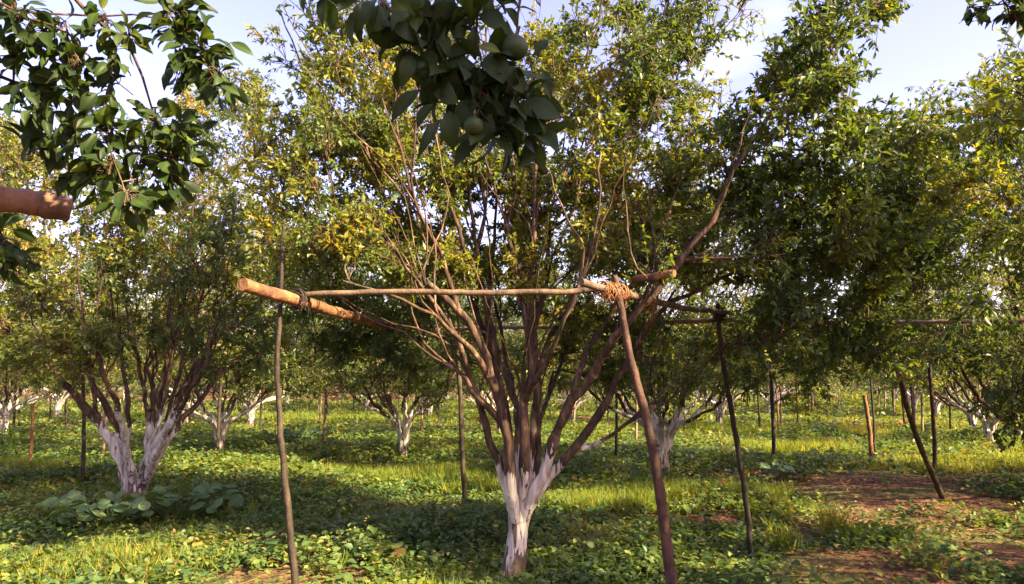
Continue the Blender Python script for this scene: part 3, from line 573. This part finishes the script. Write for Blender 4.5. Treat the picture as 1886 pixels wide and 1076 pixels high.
hA = top_of(tA, bA, np.array([-1.9, 1.2, 2.9]))
dA = (-1.75, 1.75, 2.95, 0)
bough(rA, bA, [
    ([hA, dA, (60, -120, 1.95), (133, 0, 2.05), (175, 30, 2.1), (235, 85, 2.1), (262, 140, 2.12), (280, 190, 2.15), (292, 235, 2.15), (302, 300, 2.15)], .016),
    ([hA, dA, (-60, -40, 1.95), (40, 20, 2.0), (150, 28, 2.1), (290, 34, 2.15), (330, 60, 2.15)], .010),
    ([dA, (150, -140, 2.0), (285, 0, 2.1), (312, 30, 2.1), (362, 92, 2.12), (402, 140, 2.12), (432, 160, 2.12)], .008),
    ([dA, (-150, 60, 2.0), (-20, 135, 2.05), (60, 158, 2.1), (125, 185, 2.1), (170, 230, 2.1), (215, 300, 2.1), (235, 370, 2.1)], .009),
    ([dA, (-120, -60, 1.95), (0, 25, 2.0), (60, 35, 2.0), (130, 70, 2.1), (190, 130, 2.1), (245, 175, 2.1)], .007),
    ([dA, (-160, 120, 2.2), (-40, 190, 2.25), (50, 210, 2.25), (110, 245, 2.25), (122, 300, 2.25), (125, 360, 2.25)], .008),
    ([dA, (-190, 300, 2.5), (-60, 400, 2.6), (20, 450, 2.6)], .008)],
    [(35, 30, 2.0, 45, 8, .35), (20, 110, 2.05, 45, 8, .4), (75, 70, 2.05, 45, 8, .3), (130, 120, 2.1, 50, 13, .3), (60, 160, 2.1, 45, 9, .3), (140, 160, 2.1, 45, 9, .35), (110, 40, 2.1, 40, 8, .3),
     (200, 40, 2.1, 50, 10, .55), (235, 60, 2.1, 40, 8, .75), (210, 110, 2.1, 25, 3, .35), (330, 60, 2.12, 50, 12, .35), (375, 90, 2.12, 55, 15, .35), (330, 120, 2.12, 45, 11, .3), (400, 140, 2.12, 45, 11, .4), (350, 20, 2.1, 40, 7, .3),  # the highest tints here colour some leaves yellow as if sunlit
     (310, 20, 2.1, 35, 6, .25), (190, 185, 2.1, 40, 4, .3), (160, 200, 2.1, 40, 7, .35), (95, 245, 2.2, 40, 7, .25), (60, 255, 2.2, 28, 4, .25), (140, 250, 2.15, 50, 9, .3), (215, 240, 2.12, 55, 11, .35),
     (290, 220, 2.15, 50, 11, .4), (340, 235, 2.15, 50, 10, .3), (260, 280, 2.15, 50, 14, .35), (180, 330, 2.12, 35, 6, .4), (270, 370, 2.12, 35, 6, .45), (320, 340, 2.15, 35, 6, .4), (170, 270, 2.12, 40, 7, .35), (80, 190, 2.1, 40, 8, .3), (330, 290, 2.15, 50, 9, .35), (200, 310, 2.1, 45, 9, .4), (230, 360, 2.1, 45, 9, .45), (290, 340, 2.15, 40, 7, .4), (350, 260, 2.15, 40, 6, .35), (125, 320, 2.2, 22, 4, .3), (30, 15, 2.0, 40, 5, .2),
     (0, 430, 2.6, 50, 14, .2), (20, 480, 2.6, 45, 10, .2), (-20, 480, 2.6, 50, 10, .25)],
    [(105, 297, 2.22, 17), (284, 296, 2.1, 16), (304, 322, 2.12, 15), (130, 240, 2.15, 20), (244, 350, 2.08, 13), (352, 235, 2.12, 21), (133, 107, 2.12, 22), (309, 14, 2.1, 10), (20, 115, 2.0, 15), (350, 118, 2.15, 18)], .073, 31,
    [(212, 92, 213, 138, 2.1, 23, .25), (225, 138, 185, 165, 2.1, 22, .2), (425, 78, 466, 101, 2.1, 20, .6), (405, 150, 440, 175, 2.1, 20, .5), (25, 185, 15, 215, 2.05, 20, .4), (165, 105, 176, 138, 2.1, 18, .2)])
gB = O-D+Q; locB = (gB[0], gB[1], 0.0)
rB, bB, tB = near_tree(locB, 302, 'near orange tree whose large dark leaves and green oranges hang down at top centre')
hB = top_of(tB, bB, np.array([1.7, 0.9, 3.2]))
dB = (0.7, 1.25, 2.95, 0)
bough(rB, bB, [
    ([hB, dB, (760, -220, 1.55), (680, -60, 1.62), (714, 7, 1.65), (755, 55, 1.65), (790, 94, 1.65), (806, 136, 1.66), (825, 190, 1.66), (836, 235, 1.66)], .013),
    ([hB, dB, (880, -160, 1.6), (882, 0, 1.66), (880, 70, 1.66), (889, 130, 1.66), (898, 190, 1.67), (912, 240, 1.67)], .011),
    ([dB, (1000, -150, 1.65), (960, -20, 1.68), (950, 60, 1.7), (945, 130, 1.7), (951, 195, 1.68), (968, 240, 1.68)], .007),
    ([dB, (800, -150, 1.6), (788, 0, 1.63), (791, 50, 1.64), (800, 100, 1.65)], .006)],
    [(760, 20, 1.62, 45, 6, .5), (810, 40, 1.64, 50, 7, .35), (860, 20, 1.64, 50, 7, .3), (915, 15, 1.66, 45, 6, .3), (800, 110, 1.65, 55, 9, .12), (850, 130, 1.66, 50, 9, .12), (900, 120, 1.66, 50, 9, .18), (940, 150, 1.68, 45, 8, .2),
     (830, 175, 1.66, 45, 9, .1), (880, 180, 1.66, 40, 7, .15), (930, 200, 1.67, 45, 8, .15), (975, 190, 1.68, 40, 5, .22), (900, 240, 1.67, 35, 6, .2), (980, 240, 1.68, 40, 5, .3), (700, 10, 1.6, 30, 4, .3), (660, 5, 1.6, 25, 3, .3), (755, 90, 1.64, 35, 5, .2), (600, -25, 1.6, 30, 4, .2)],
    [(948, 88, 1.62, 26), (872, 232, 1.6, 19), (845, 38, 1.66, 9), (775, 130, 1.66, 24)], .084, 41,
    [(775, 165, 722, 219, 1.62, 30, .1), (800, 190, 768, 232, 1.62, 24, .1), (808, 222, 775, 274, 1.62, 22, .1), (785, 125, 745, 130, 1.63, 34, .1), (745, 100, 738, 128, 1.63, 20, .1), (770, 80, 722, 45, 1.6, 36, .15), (720, -10, 780, 62, 1.6, 50, .75),
     (985, 100, 1008, 72, 1.66, 26, .25), (1000, 128, 1014, 180, 1.67, 24, .35), (955, 190, 1030, 216, 1.66, 50, .3), (960, 230, 1020, 268, 1.66, 44, .25), (826, 205, 834, 266, 1.62, 40, .4), (880, 85, 920, 95, 1.58, 26, .9), (930, 120, 965, 170, 1.62, 44, .45), (905, 95, 925, 150, 1.62, 50, .3), (830, -20, 815, 70, 1.62, 46, .3), (868, -30, 872, 30, 1.6, 40, .7), (800, 60, 815, 120, 1.64, 44, .25), (905, 210, 890, 268, 1.64, 34, .25)])  # the yellowest small leaf has sunlight put into its tint
bough(rB, bB, [([hB, (1.75, 1.5, 3.0, 0), (1960, -60, 2.3), (1886, 5, 2.35), (1820, 8, 2.35), (1785, 14, 2.35)], .01)],
    [(1860, 15, 2.35, 30, 9, .3), (1875, 30, 2.35, 24, 8, .3), (1815, 18, 2.35, 20, 5, .3), (1790, 10, 2.35, 14, 3, .3), (1884, 5, 2.35, 30, 8, .25), (1802, 36, 2.35, 10, 2, .3)], [], .055, 43)

# ------------------------------------------------------------------ bamboo support frames
def pole(parent, name, pts, r0, r1, m, knots=True, seed=0, n=None):
    rr = np.random.default_rng(seed+int(abs(pts[0][0])*100)); pts = np.asarray(pts, float)
    Ltot = np.linalg.norm(np.diff(pts, axis=0), axis=1).sum(); n = n or max(14, int(Ltot/.05)); p = smooth(pts, n)
    w_ = np.cumsum(rr.normal(0, .0022, (n, 3)), 0); w_ -= np.linspace(0, 1, n)[:, None]*w_[-1]; p = p+w_; t = np.linspace(0, 1, n); rad = r0+(r1-r0)*t
    if knots: rad = rad*(1+.13*np.maximum(0, np.cos((t+.03*np.sin(t*9))*Ltot/.27*2*math.pi+1))**14)*(1+rr.normal(0, .025, n))
    mb = MB(); mb.tubes(p[None], rad[None], 10, .04, rr, cap=True); return mb.build(name, m, parent)
def lashing(parent, c, axis, r, m, turns=5, wid=.09, seed=1, ends=7):
    rr = np.random.default_rng(seed); axis = norm(np.asarray(axis, float)); u = norm(np.cross(axis, np.array([.1, .2, 1.0]))); v = np.cross(axis, u); mb = MB()
    for q in range(4):
        a = np.linspace(0, turns*2*math.pi, turns*12)+q; h = np.linspace(-wid, wid, len(a))*(1 if q % 2 == 0 else -.8)
        path = np.asarray(c)+axis*h[:, None]+(r+.004*q)*(np.cos(a)[:, None]*u+np.sin(a)[:, None]*v)+np.cumsum(rr.normal(0, .0016, (len(a), 3)), 0)+rr.normal(0, .002, (len(a), 3)); mb.tubes(path[None], np.full((1, len(a)), .0042), 5)
    for q in range(ends*2):
        b = np.asarray(c)+axis*rr.uniform(-wid, wid)+norm(rr.normal(0, 1, 3))*r; d = norm(rr.normal(0, 1, 3)+np.array([0, 0, -.7])); l = rr.uniform(.05, .13)
        mb.tubes(smooth([b, b+d*l*.6, b+d*l+np.array([0, 0, -.03])], 5)[None], np.linspace(.003, .001, 5)[None], 4)
    return mb.build('lashing', m, parent)
f0 = thing('bamboo_trestle', 'nearest bamboo support frame standing square around the central white trunk', 'frame', (B0[0], B0[1], 0), group='bamboo support frames'); fo = np.array([B0[0], B0[1], 0])
def FP(parent, name, pix, r0, r1, m, o, **k): return pole(parent, name, [P(*a)-o if len(a) == 3 else np.asarray(a[:3])-o for a in pix], r0, r1, m, **k)
FP(f0, 'post', [(549, 1125, 5.0), (545, 1070, 5.0), (529, 940, 5.0), (513, 780, 5.0), (510, 660, 5.0), (517, 550, 5.0), (520, 470, 5.03), (523, 405, 5.06)], .026, .012, M_pole_dark, fo, seed=1)
FP(f0, 'post', [(1240, 1125, 5.0), (1235, 1060, 5.0), (1215, 890, 5.0), (1196, 780, 5.0), (1162, 665, 5.0), (1148, 585, 5.0), (1135, 525, 5.0), (1131, 508, 5.0)], .040, .022, M_pole_red, fo, seed=2)
FP(f0, 'post', [(1385, 1040, 6.6), (1380, 990, 6.6), (1362, 850, 6.6), (1345, 740, 6.6), (1328, 620, 6.6), (1322, 560, 6.6)], .026, .02, M_pole_dark, fo, seed=3)
FP(f0, 'post', [(856, 945, 9.0), (851, 830, 9.0), (846, 720, 9.0), (838, 595, 9.0)], .032, .026, M_pole_dark, fo, seed=4)
FP(f0, 'rail', [(446, 524, 4.5), (500, 540, 4.75), (545, 553, 4.98), (620, 576, 5.6), (690, 596, 6.5), (760, 604, 7.6), (824, 609, 9.0)], .043, .026, M_pole_tan, fo, seed=5)
FP(f0, 'rail', [(528, 546, 5.03), (640, 541, 5.03), (800, 541, 5.05), (950, 540, 5.03), (1060, 537, 5.02), (1100, 531, 5.03), (1150, 528, 5.05)], .019, .022, M_rail, fo, knots=False, seed=6)
FP(f0, 'rail', [(1072, 520, 4.8), (1130, 537, 4.96), (1200, 556, 5.4), (1270, 571, 6.0), (1345, 577, 6.62)], .026, .021, M_rail, fo, knots=False, seed=7)
FP(f0, 'rail', [(1352, 588, 6.66), (1150, 596, 7.4), (980, 602, 8.2), (815, 607, 9.02)], .022, .022, M_pole_grey, fo, seed=8)
FP(f0, 'brace', [(1165, 518, 5.3), (1190, 512, 5.2), (1242, 504, 5.05)], .026, .028, M_pole_tan, fo, seed=9)
lashing(f0, P(1130, 537, 4.98)-fo, P(1200, 556, 5.4)-P(1072, 520, 4.8), .045, M_straw, 6, .15, 3, 16)
lashing(f0, P(1195, 556, 5.35)-fo, P(1200, 556, 5.4)-P(1072, 520, 4.8), .033, M_straw, 4, .05, 4, 8)
lashing(f0, P(552, 552, 5.02)-fo, P(690, 596, 6.5)-P(545, 553, 4.98), .042, M_black, 6, .07, 5, 6)
lashing(f0, P(1326, 577, 6.58)-fo, (0, 0, 1), .045, M_black, 5, .06, 6, 6)
# frame of the near left tree: its rail end enters at the left edge
f1 = thing('bamboo_trestle', 'very near bamboo frame whose thick round rail end pokes in at the left edge', 'frame', locA, group='bamboo support frames')
FP(f1, 'rail', [(-500, 260, 1.9), (-120, 358, 2.2), (0, 372, 2.3), (60, 379, 2.35), (131, 388, 2.4)], .045, .040, M_log, np.array(locA), seed=10, n=60)
for q, (x, y) in enumerate(((-2.0, 2.05), (-3.6, 1.7), (-3.4, -1.2), (-1.3, -1.3))):
    pole(f1, 'post', np.array([(x, y, -.05), (x+.03, y, 1.2), (x, y+.02, 2.2)])-np.array(locA), .032, .026, M_pole_grey, seed=30+q)
pole(f1, 'rail', np.array([(-3.75, 1.7, 2.12), (-1.9, 2.02, 2.1)])-np.array(locA), .028, .028, M_pole_grey, seed=36); pole(f1, 'rail', np.array([(-3.65, 1.8, 2.15), (-3.4, -1.4, 2.15)])-np.array(locA), .028, .028, M_pole_grey, seed=37)
# frame with the two leaning posts, right
f2 = thing('bamboo_trestle', 'bamboo frame with two dark leaning posts and thin rail beside the path on the right', 'frame', (*G(1826, 826)[:2], 0), group='bamboo support frames'); o2 = np.array([*G(1826, 826)[:2], 0])
FP(f2, 'post', [(1742, 930, 9.6), (1732, 905, 9.55), (1702, 830, 9.2), (1668, 730, 8.7), (1640, 596, 8.0)], .036, .030, M_pole_dark, o2, seed=11)
FP(f2, 'post', [(1722, 868, 12.7), (1720, 820, 12.7), (1713, 690, 12.6), (1708, 620, 12.6)], .036, .030, M_pole_red, o2, seed=12)
FP(f2, 'rail', [(1640, 593, 7.95), (1760, 592, 7.6), (1890, 588, 7.4), (2050, 583, 7.3)], .021, .024, M_pole_grey, o2, knots=False, seed=13)
FP(f2, 'rail', [(1638, 590, 7.95), (1675, 612, 10.3), (1709, 624, 12.7)], .02, .02, M_pole_grey, o2, seed=14)
FP(f2, 'post', [(2010, 930, 9.0), (2005, 700, 9.0), (2000, 575, 7.3)], .03, .03, M_pole_dark, o2, seed=15)
# loose props further back
def prop(px0, py0, px1, py1, lab, m, r, Y1=None):
    g = G(px0, py0); g[2] = gz(g[0], g[1])-.05; e = P(px1, py1, Y1 or g[1]); root = MB()
    o = pole(None, 'bamboo_prop', [(0, 0, 0), ((e-g)*.5+np.array([.02, 0, 0])), e-g], r, r*.75, m, seed=int(px0)); o.location = g
    return tag(o, lab, 'prop', 'bamboo props under the branches')
for a in (
    (1605, 850, 1592, 728, 'pale tan bamboo prop standing at the right side of the path', M_pole_tan, .045),
    (1611, 842, 1604, 700, 'thin dark prop right behind the pale tan one', M_pole_dark, .025),
    (1424, 858, 1421, 690, 'straight dark prop left of the path among tall grass', M_pole_dark, .034),
    (1468, 800, 1466, 700, 'slim tan prop left of the path near its far end', M_pole_tan, .026),
    (1433, 812, 1430, 715, 'thin tan prop close beside the straight dark one', M_pole_tan, .022),
    (1134, 850, 1132, 660, 'thin dark prop between the central trunk and the bent front post', M_pole_dark, .028),
    (53, 868, 60, 745, 'light tan prop at the far left in the sunny grass', M_pole_tan, .030),
    (152, 890, 153, 690, 'dark prop standing left of the broad white trunk', M_pole_dark, .030),
    (34, 805, 34, 740, 'thin dark prop at the far left edge, behind the light tan one', M_pole_dark, .026),
    (120, 800, 121, 745, 'thin dark prop seen left of the nearer dark prop, by the bank', M_pole_dark, .026),
    (570, 765, 572, 690, 'thin dark prop in the sunny strip, right of the front left post', M_pole_dark, .03),
    (602, 775, 602, 680, 'second thin dark prop in the sunny strip, nearer the spreading tree', M_pole_dark, .03),
    (1750, 795, 1746, 710, 'thin prop behind the right leaning post', M_pole_red, .028),
    (1545, 745, 1544, 700, 'tiny prop beside the far end of the path', M_pole_tan, .03)):
    prop(*a)
# generic frames round some middle and far trees
fg = thing('bamboo_trestle', 'bamboo frame of thin poles around an orange tree in the rows further back', 'frame', group='bamboo frames further back')
for q, (x, y) in enumerate(((-1.45, -1.45), (1.45, -1.45), (1.45, 1.45), (-1.45, 1.45))):
    pole(fg, 'post', [(x, y, -.05), (x+.03*(-1)**q, y, 1.1), (x, y, 2.2)], .03, .024, M_pole_dark if q % 2 else M_pole_grey, seed=50+q)
    a, b = np.array([x, y, 2.12]), np.array([-y, x, 2.12]); d = norm(b-a); pole(fg, 'rail', [a-d*.3, (a+b)/2+np.array([0, 0, -.04]), b+d*.3], .022, .02, M_pole_grey, seed=60+q)
used = False
for (x, y) in placed[4:]:
    if y < 13 or y > 40 or abs(x) > .74*y: continue
    if not used: fg.location = (x, y, 0); fg.rotation_euler = (0, 0, -.41); used = True
    else: copy_tree(fg, (x, y, 0), -.41+.12*math.sin(x*7), 1, fg['label'], fg['group'])

# ------------------------------------------------------------------ ground cover
rg = np.random.default_rng(3)
bare = [(G(440, 1080), .9, .32), (G(1600, 905), 1.7, 2.0), (G(1650, 965), 1.0, .6), (G(1520, 1040), .6, .6), (G(1880, 1010), .8, 1.0), (G(1280, 968), .6, .4), (G(1580, 1085), .8, .35), (G(1850, 880), 2.0, .9), (G(600, 1010), .6, .3), (G(1490, 985), .6, .4), (G(1780, 930), .7, .5), (G(1400, 930), .5, .35)]
def vn(x, y, f, ph): return np.sin(x*f+ph)*np.sin(y*f*1.13+ph*2)+.5*np.sin(x*f*2.3-y*f*1.7+ph*3)
def density(x, y):
    d = np.clip(.82+.35*vn(x, y, .9, 1.0), .15, 1)
    for c, rx, ry in bare:
        e = ((x-c[0])/rx)**2+((y-c[1])/ry)**2; d = np.where(e < 1.6, d*np.clip((e-.35)/1.25, 0.02, 1), d)
    off = (x-O[0])*.918-(y-O[1])*.397          # distance across the rows: the trodden path runs at +2.85
    pth = np.abs(off-2.85-.15*np.sin(y*.7)); d = d*np.where((pth < .55) & (y > 9), .35, 1)
    d = np.where((x > 2.2+.3*np.sin(y*2)) & (y < 12), d*np.clip(.58+.6*vn(x, y, 2.6, .7), .16, 1), d)
    return d
def area(n, y0, y1, marg=.8):
    y = np.sqrt(rg.uniform(y0*y0, y1*y1, n)); x = rg.uniform(-1, 1, n)*(.735*y+marg); k = rg.random(n) < density(x, y); return x[k], y[k]
def herbs(mb, n, y0, y1, nl, size, h, tint0, tmpl=LEAF):
    x, y = area(n, y0, y1); m = len(x); patch = vn(x, y, 1.7, .3); hh = h*np.clip(.75+.5*vn(x, y, 1.2, 2.0), .3, 1.6)*rg.uniform(.5, 1.2, m)
    a = rg.uniform(0, 6.28, (m, nl)); rad = rg.uniform(.01, .09, (m, nl))*size/.06
    px_ = x[:, None]+rad*np.cos(a); py_ = y[:, None]+rad*np.sin(a); pz = gz(px_, py_)+hh[:, None]*rg.uniform(.15, 1, (m, nl))
    d = np.stack([np.cos(a), np.sin(a), rg.uniform(-.45, .55, (m, nl))], -1)+rg.normal(0, .25, (m, nl, 3))
    nr = norm(np.array([0, 0, 1.0])+rg.normal(0, .38, (m, nl, 3))); sz = size*rg.uniform(.6, 1.3, (m, 1))*rg.uniform(.7, 1.2, (m, nl))
    t = tint0+.16*patch[:, None]+rg.normal(0, .13, (m, nl))+rg.normal(0, .1, (m, 1))
    mb.leaves(np.stack([px_, py_, pz], -1).reshape(-1, 3), d.reshape(-1, 3), nr.reshape(-1, 3), sz.ravel(), (sz*rg.uniform(.5, .8, (m, nl))).ravel(), np.clip(t, 0, 1).ravel(), tmpl)
hb = MB()
herbs(hb, 15000, 4.9, 10, 10, .066, .19, .48, LEAF6)
herbs(hb, 22000, 10, 20, 9, .098, .22, .50)
herbs(hb, 19000, 20, 46, 7, .15, .18, .54)
herbs(hb, 9000, 46, 95, 5, .3, .18, .6)
herbs(hb, 2600, 4.9, 16, 7, .085, .10, .30, ROUND); herbs(hb, 4200, 4.9, 18, 16, .05, .34, .66); herbs(hb, 1500, 4.9, 20, 6, .11, .22, .22, LEAF6)
tag(hb.build('ground_cover', M_weed), 'dense low broadleaf weeds covering the orchard floor', 'weeds', kind='stuff')
gm = MB()
def grass(n, y0, y1, nb, h, wd, where, tint0):
    x, y = area(n, y0, y1); k = where(x, y); x, y = x[k], y[k]; m = len(x)
    bx = x[:, None]+rg.normal(0, .035, (m, nb))*h/.2; by = y[:, None]+rg.normal(0, .035, (m, nb))*h/.2
    d = np.stack([rg.normal(0, .38, (m, nb)), rg.normal(0, .38, (m, nb)), np.ones((m, nb))], -1); nr = norm(np.stack([rg.normal(0, 1, (m, nb)), rg.normal(0, 1, (m, nb)), np.full((m, nb), .2)], -1))
    hh = h*rg.uniform(.45, 1.2, (m, nb)); t = np.clip(tint0+rg.normal(0, .2, (m, nb)), 0, 1)
    gm.leaves(np.stack([bx, by, gz(bx, by)], -1).reshape(-1, 3), d.reshape(-1, 3), nr.reshape(-1, 3), hh.ravel(), wd, t.ravel(), BLADE)
gn = lambda th, f=.55, ph=2.2: (lambda x, y: vn(x, y, f, ph) > th)
grass(1800, 4.9, 8, 8, .16, .007, gn(.45), .5); grass(2600, 8, 14, 8, .20, .010, gn(.2), .62); grass(7000, 14, 30, 7, .22, .018, gn(0), .66); grass(6000, 30, 60, 6, .28, .04, gn(-.6), .68)
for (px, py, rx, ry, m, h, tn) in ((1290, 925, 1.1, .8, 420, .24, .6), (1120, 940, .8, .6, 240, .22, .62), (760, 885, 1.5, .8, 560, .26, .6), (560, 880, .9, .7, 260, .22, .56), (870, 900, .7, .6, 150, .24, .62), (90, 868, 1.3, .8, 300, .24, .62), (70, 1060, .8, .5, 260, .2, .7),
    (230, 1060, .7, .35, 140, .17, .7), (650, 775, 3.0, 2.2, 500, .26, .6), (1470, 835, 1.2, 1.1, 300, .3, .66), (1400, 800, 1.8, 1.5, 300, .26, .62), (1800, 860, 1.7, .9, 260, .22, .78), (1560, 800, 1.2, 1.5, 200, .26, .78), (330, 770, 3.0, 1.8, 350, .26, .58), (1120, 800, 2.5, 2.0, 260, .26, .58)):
    c = G(px, py); q = np.sqrt(rg.random(m)); a = rg.uniform(0, 6.28, m); x = c[0]+rx*q*np.cos(a)*(1+.25*np.sin(3*a)); y = c[1]+ry*q*np.sin(a)*(1+.25*np.cos(2*a)); nb = 11; k_ = max(1, c[1]/9)  # patches of yellower blades stand in for strips of sunlight on the ground
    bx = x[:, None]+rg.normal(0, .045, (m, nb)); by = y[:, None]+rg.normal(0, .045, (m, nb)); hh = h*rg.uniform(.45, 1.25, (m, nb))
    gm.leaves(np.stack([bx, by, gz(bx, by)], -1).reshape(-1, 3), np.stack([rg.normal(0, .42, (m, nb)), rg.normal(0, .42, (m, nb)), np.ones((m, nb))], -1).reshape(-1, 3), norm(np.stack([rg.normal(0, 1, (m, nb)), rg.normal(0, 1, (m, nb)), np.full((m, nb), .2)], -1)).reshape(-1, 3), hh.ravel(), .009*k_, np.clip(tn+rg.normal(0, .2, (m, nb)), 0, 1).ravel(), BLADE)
tag(gm.build('grass', M_grass), 'tufts of yellow green grass among the weeds, with yellower patches imitating sunlit strips', 'grass', kind='stuff')
lm = MB(); n = 26000; y = np.sqrt(rg.uniform(4.9**2, 18**2, n)); x = rg.uniform(-1, 1, n)*(.735*y+.8); kk = rg.random(n) < np.clip(1.3-density(x, y), .3, 1); x, y = x[kk], y[kk]; n = len(x)
a = rg.uniform(0, 6.28, n); lm.leaves(np.stack([x, y, gz(x, y)+.008+.14*rg.random(n)**4], -1), np.stack([np.cos(a), np.sin(a), rg.normal(0, .2, n)], -1), norm(np.array([0, 0, 1.])+rg.normal(0, .3, (n, 3))), rg.uniform(.03, .07, n), rg.uniform(.015, .035, n), rg.random(n), LEAF)
for q in range(90):
    g = np.array([rg.uniform(-3, 6.5), rg.uniform(5.2, 11), 0]); a = rg.uniform(0, 6.28); l = rg.uniform(.12, .5); pts = np.array([g, g+np.array([math.cos(a), math.sin(a), 0])*l*.5+rg.normal(0, .02, 3), g+np.array([math.cos(a+.2), math.sin(a+.2), 0])*l]); pts[:, 2] = gz(pts[:, 0], pts[:, 1])+.012
    lm.tubes(smooth(pts, 6)[None], np.linspace(.007, .003, 6)[None], 4, tint=.35)
tag(lm.build('fallen_leaves', M_litter), 'scattered dry brown leaves and twigs lying on the red soil', 'leaf litter', kind='stuff')
# countable plants
def broad_plant(px, py, nl, size, h, spread, lab, m, tn, name='broadleaf_plant', seed=0):
    rr = np.random.default_rng(seed+px); g = G(px, py); g[2] = gz(g[0], g[1]); root = thing(name, lab, 'plant', g); st, lf = MB(), MB()
    for i in range(nl):
        a = rr.uniform(0, 6.28); r = spread*rr.random()**.6; hh = h*rr.uniform(.55, 1.15); e = np.array([r*math.cos(a), r*.7*math.sin(a), hh]); st.tubes(smooth([(.15*e[0], .15*e[1], -.02), (.7*e[0], .7*e[1], hh*.7), e], 7)[None], np.full((1, 7), .005), 5)
        d = np.array([math.cos(a), math.sin(a), -.15])+rr.normal(0, .25, 3); nr = norm(np.array([0, -.5, 1.])+rr.normal(0, .38, 3)); L = size*rr.uniform(.7, 1.2)
        lf.leaves(e[None]-norm(d)*L*.15, d[None], nr[None], L, L*rr.uniform(.9, 1.1), np.clip(tn+rr.normal(0, .2), 0, 1), ROUND)
    st.build('stem', M_weed, root); lf.build('foliage', m, root)
broad_plant(200, 972, 70, .13, .32, .58, 'low plant with large round grey-green leaves in front of the broad left trunk', M_squash, .5)
broad_plant(330, 958, 60, .125, .32, .58, 'darker large-leaved plant right of the grey-green one under the left tree', M_squash, .2)
broad_plant(690, 1045, 9, .12, .13, .20, 'small plant with round yellow green leaves at the bottom left of the central trunk', M_weed, .85)
broad_plant(545, 820, 40, .16, .32, .75, 'dark bushy weed clump between the left post and the short white trunk', M_weed, .1)
broad_plant(1440, 880, 24, .13, .22, .36, 'bluish leafy weed clump at the foot of the straight dark prop', M_squash, .15)
def tuft(px, py, nb, h, lab, seed, tn):
    rr = np.random.default_rng(seed); g = G(px, py); g[2] = gz(g[0], g[1]); mb = MB(); b = rr.normal(0, .06, (nb, 3)); b[:, 2] = 0
    d = np.stack([rr.normal(0, .4, nb), rr.normal(0, .4, nb), np.ones(nb)], -1); mb.leaves(b, d, norm(rr.normal(0, 1, (nb, 3))+.01), h*rr.uniform(.4, 1.1, nb), .012, np.clip(tn+rr.normal(0, .15, nb), 0, 1), BLADE)
    lf = rr.normal(0, .08, (nb, 3)); lf[:, 2] = h*rr.uniform(.1, .7, nb); mb.leaves(lf, rr.normal(0, 1, (nb, 3)), norm(np.array([0, 0, 1.])+rr.normal(0, .4, (nb, 3))), .05, .02, np.clip(tn-.15+rr.normal(0, .15, nb), 0, 1), LEAF)
    o = mb.build('grass_tuft', M_grass, None); o.location = g; tag(o, lab, 'grass tuft', 'taller tufts beside the path')
tuft(1535, 985, 150, .38, 'pale yellow green tuft in the middle of the bare path', 1, .85); tuft(1570, 1000, 110, .26, 'lower green tuft touching the pale one on the path', 2, .5)
tuft(1440, 1010, 70, .34, 'thin upright tuft left of the bare soil', 3, .6); tuft(1490, 830, 120, .45, 'tall dry tuft where the path narrows', 4, .9); tuft(1650, 1000, 90, .22, 'green tuft at the right side of the bare soil', 5, .35)
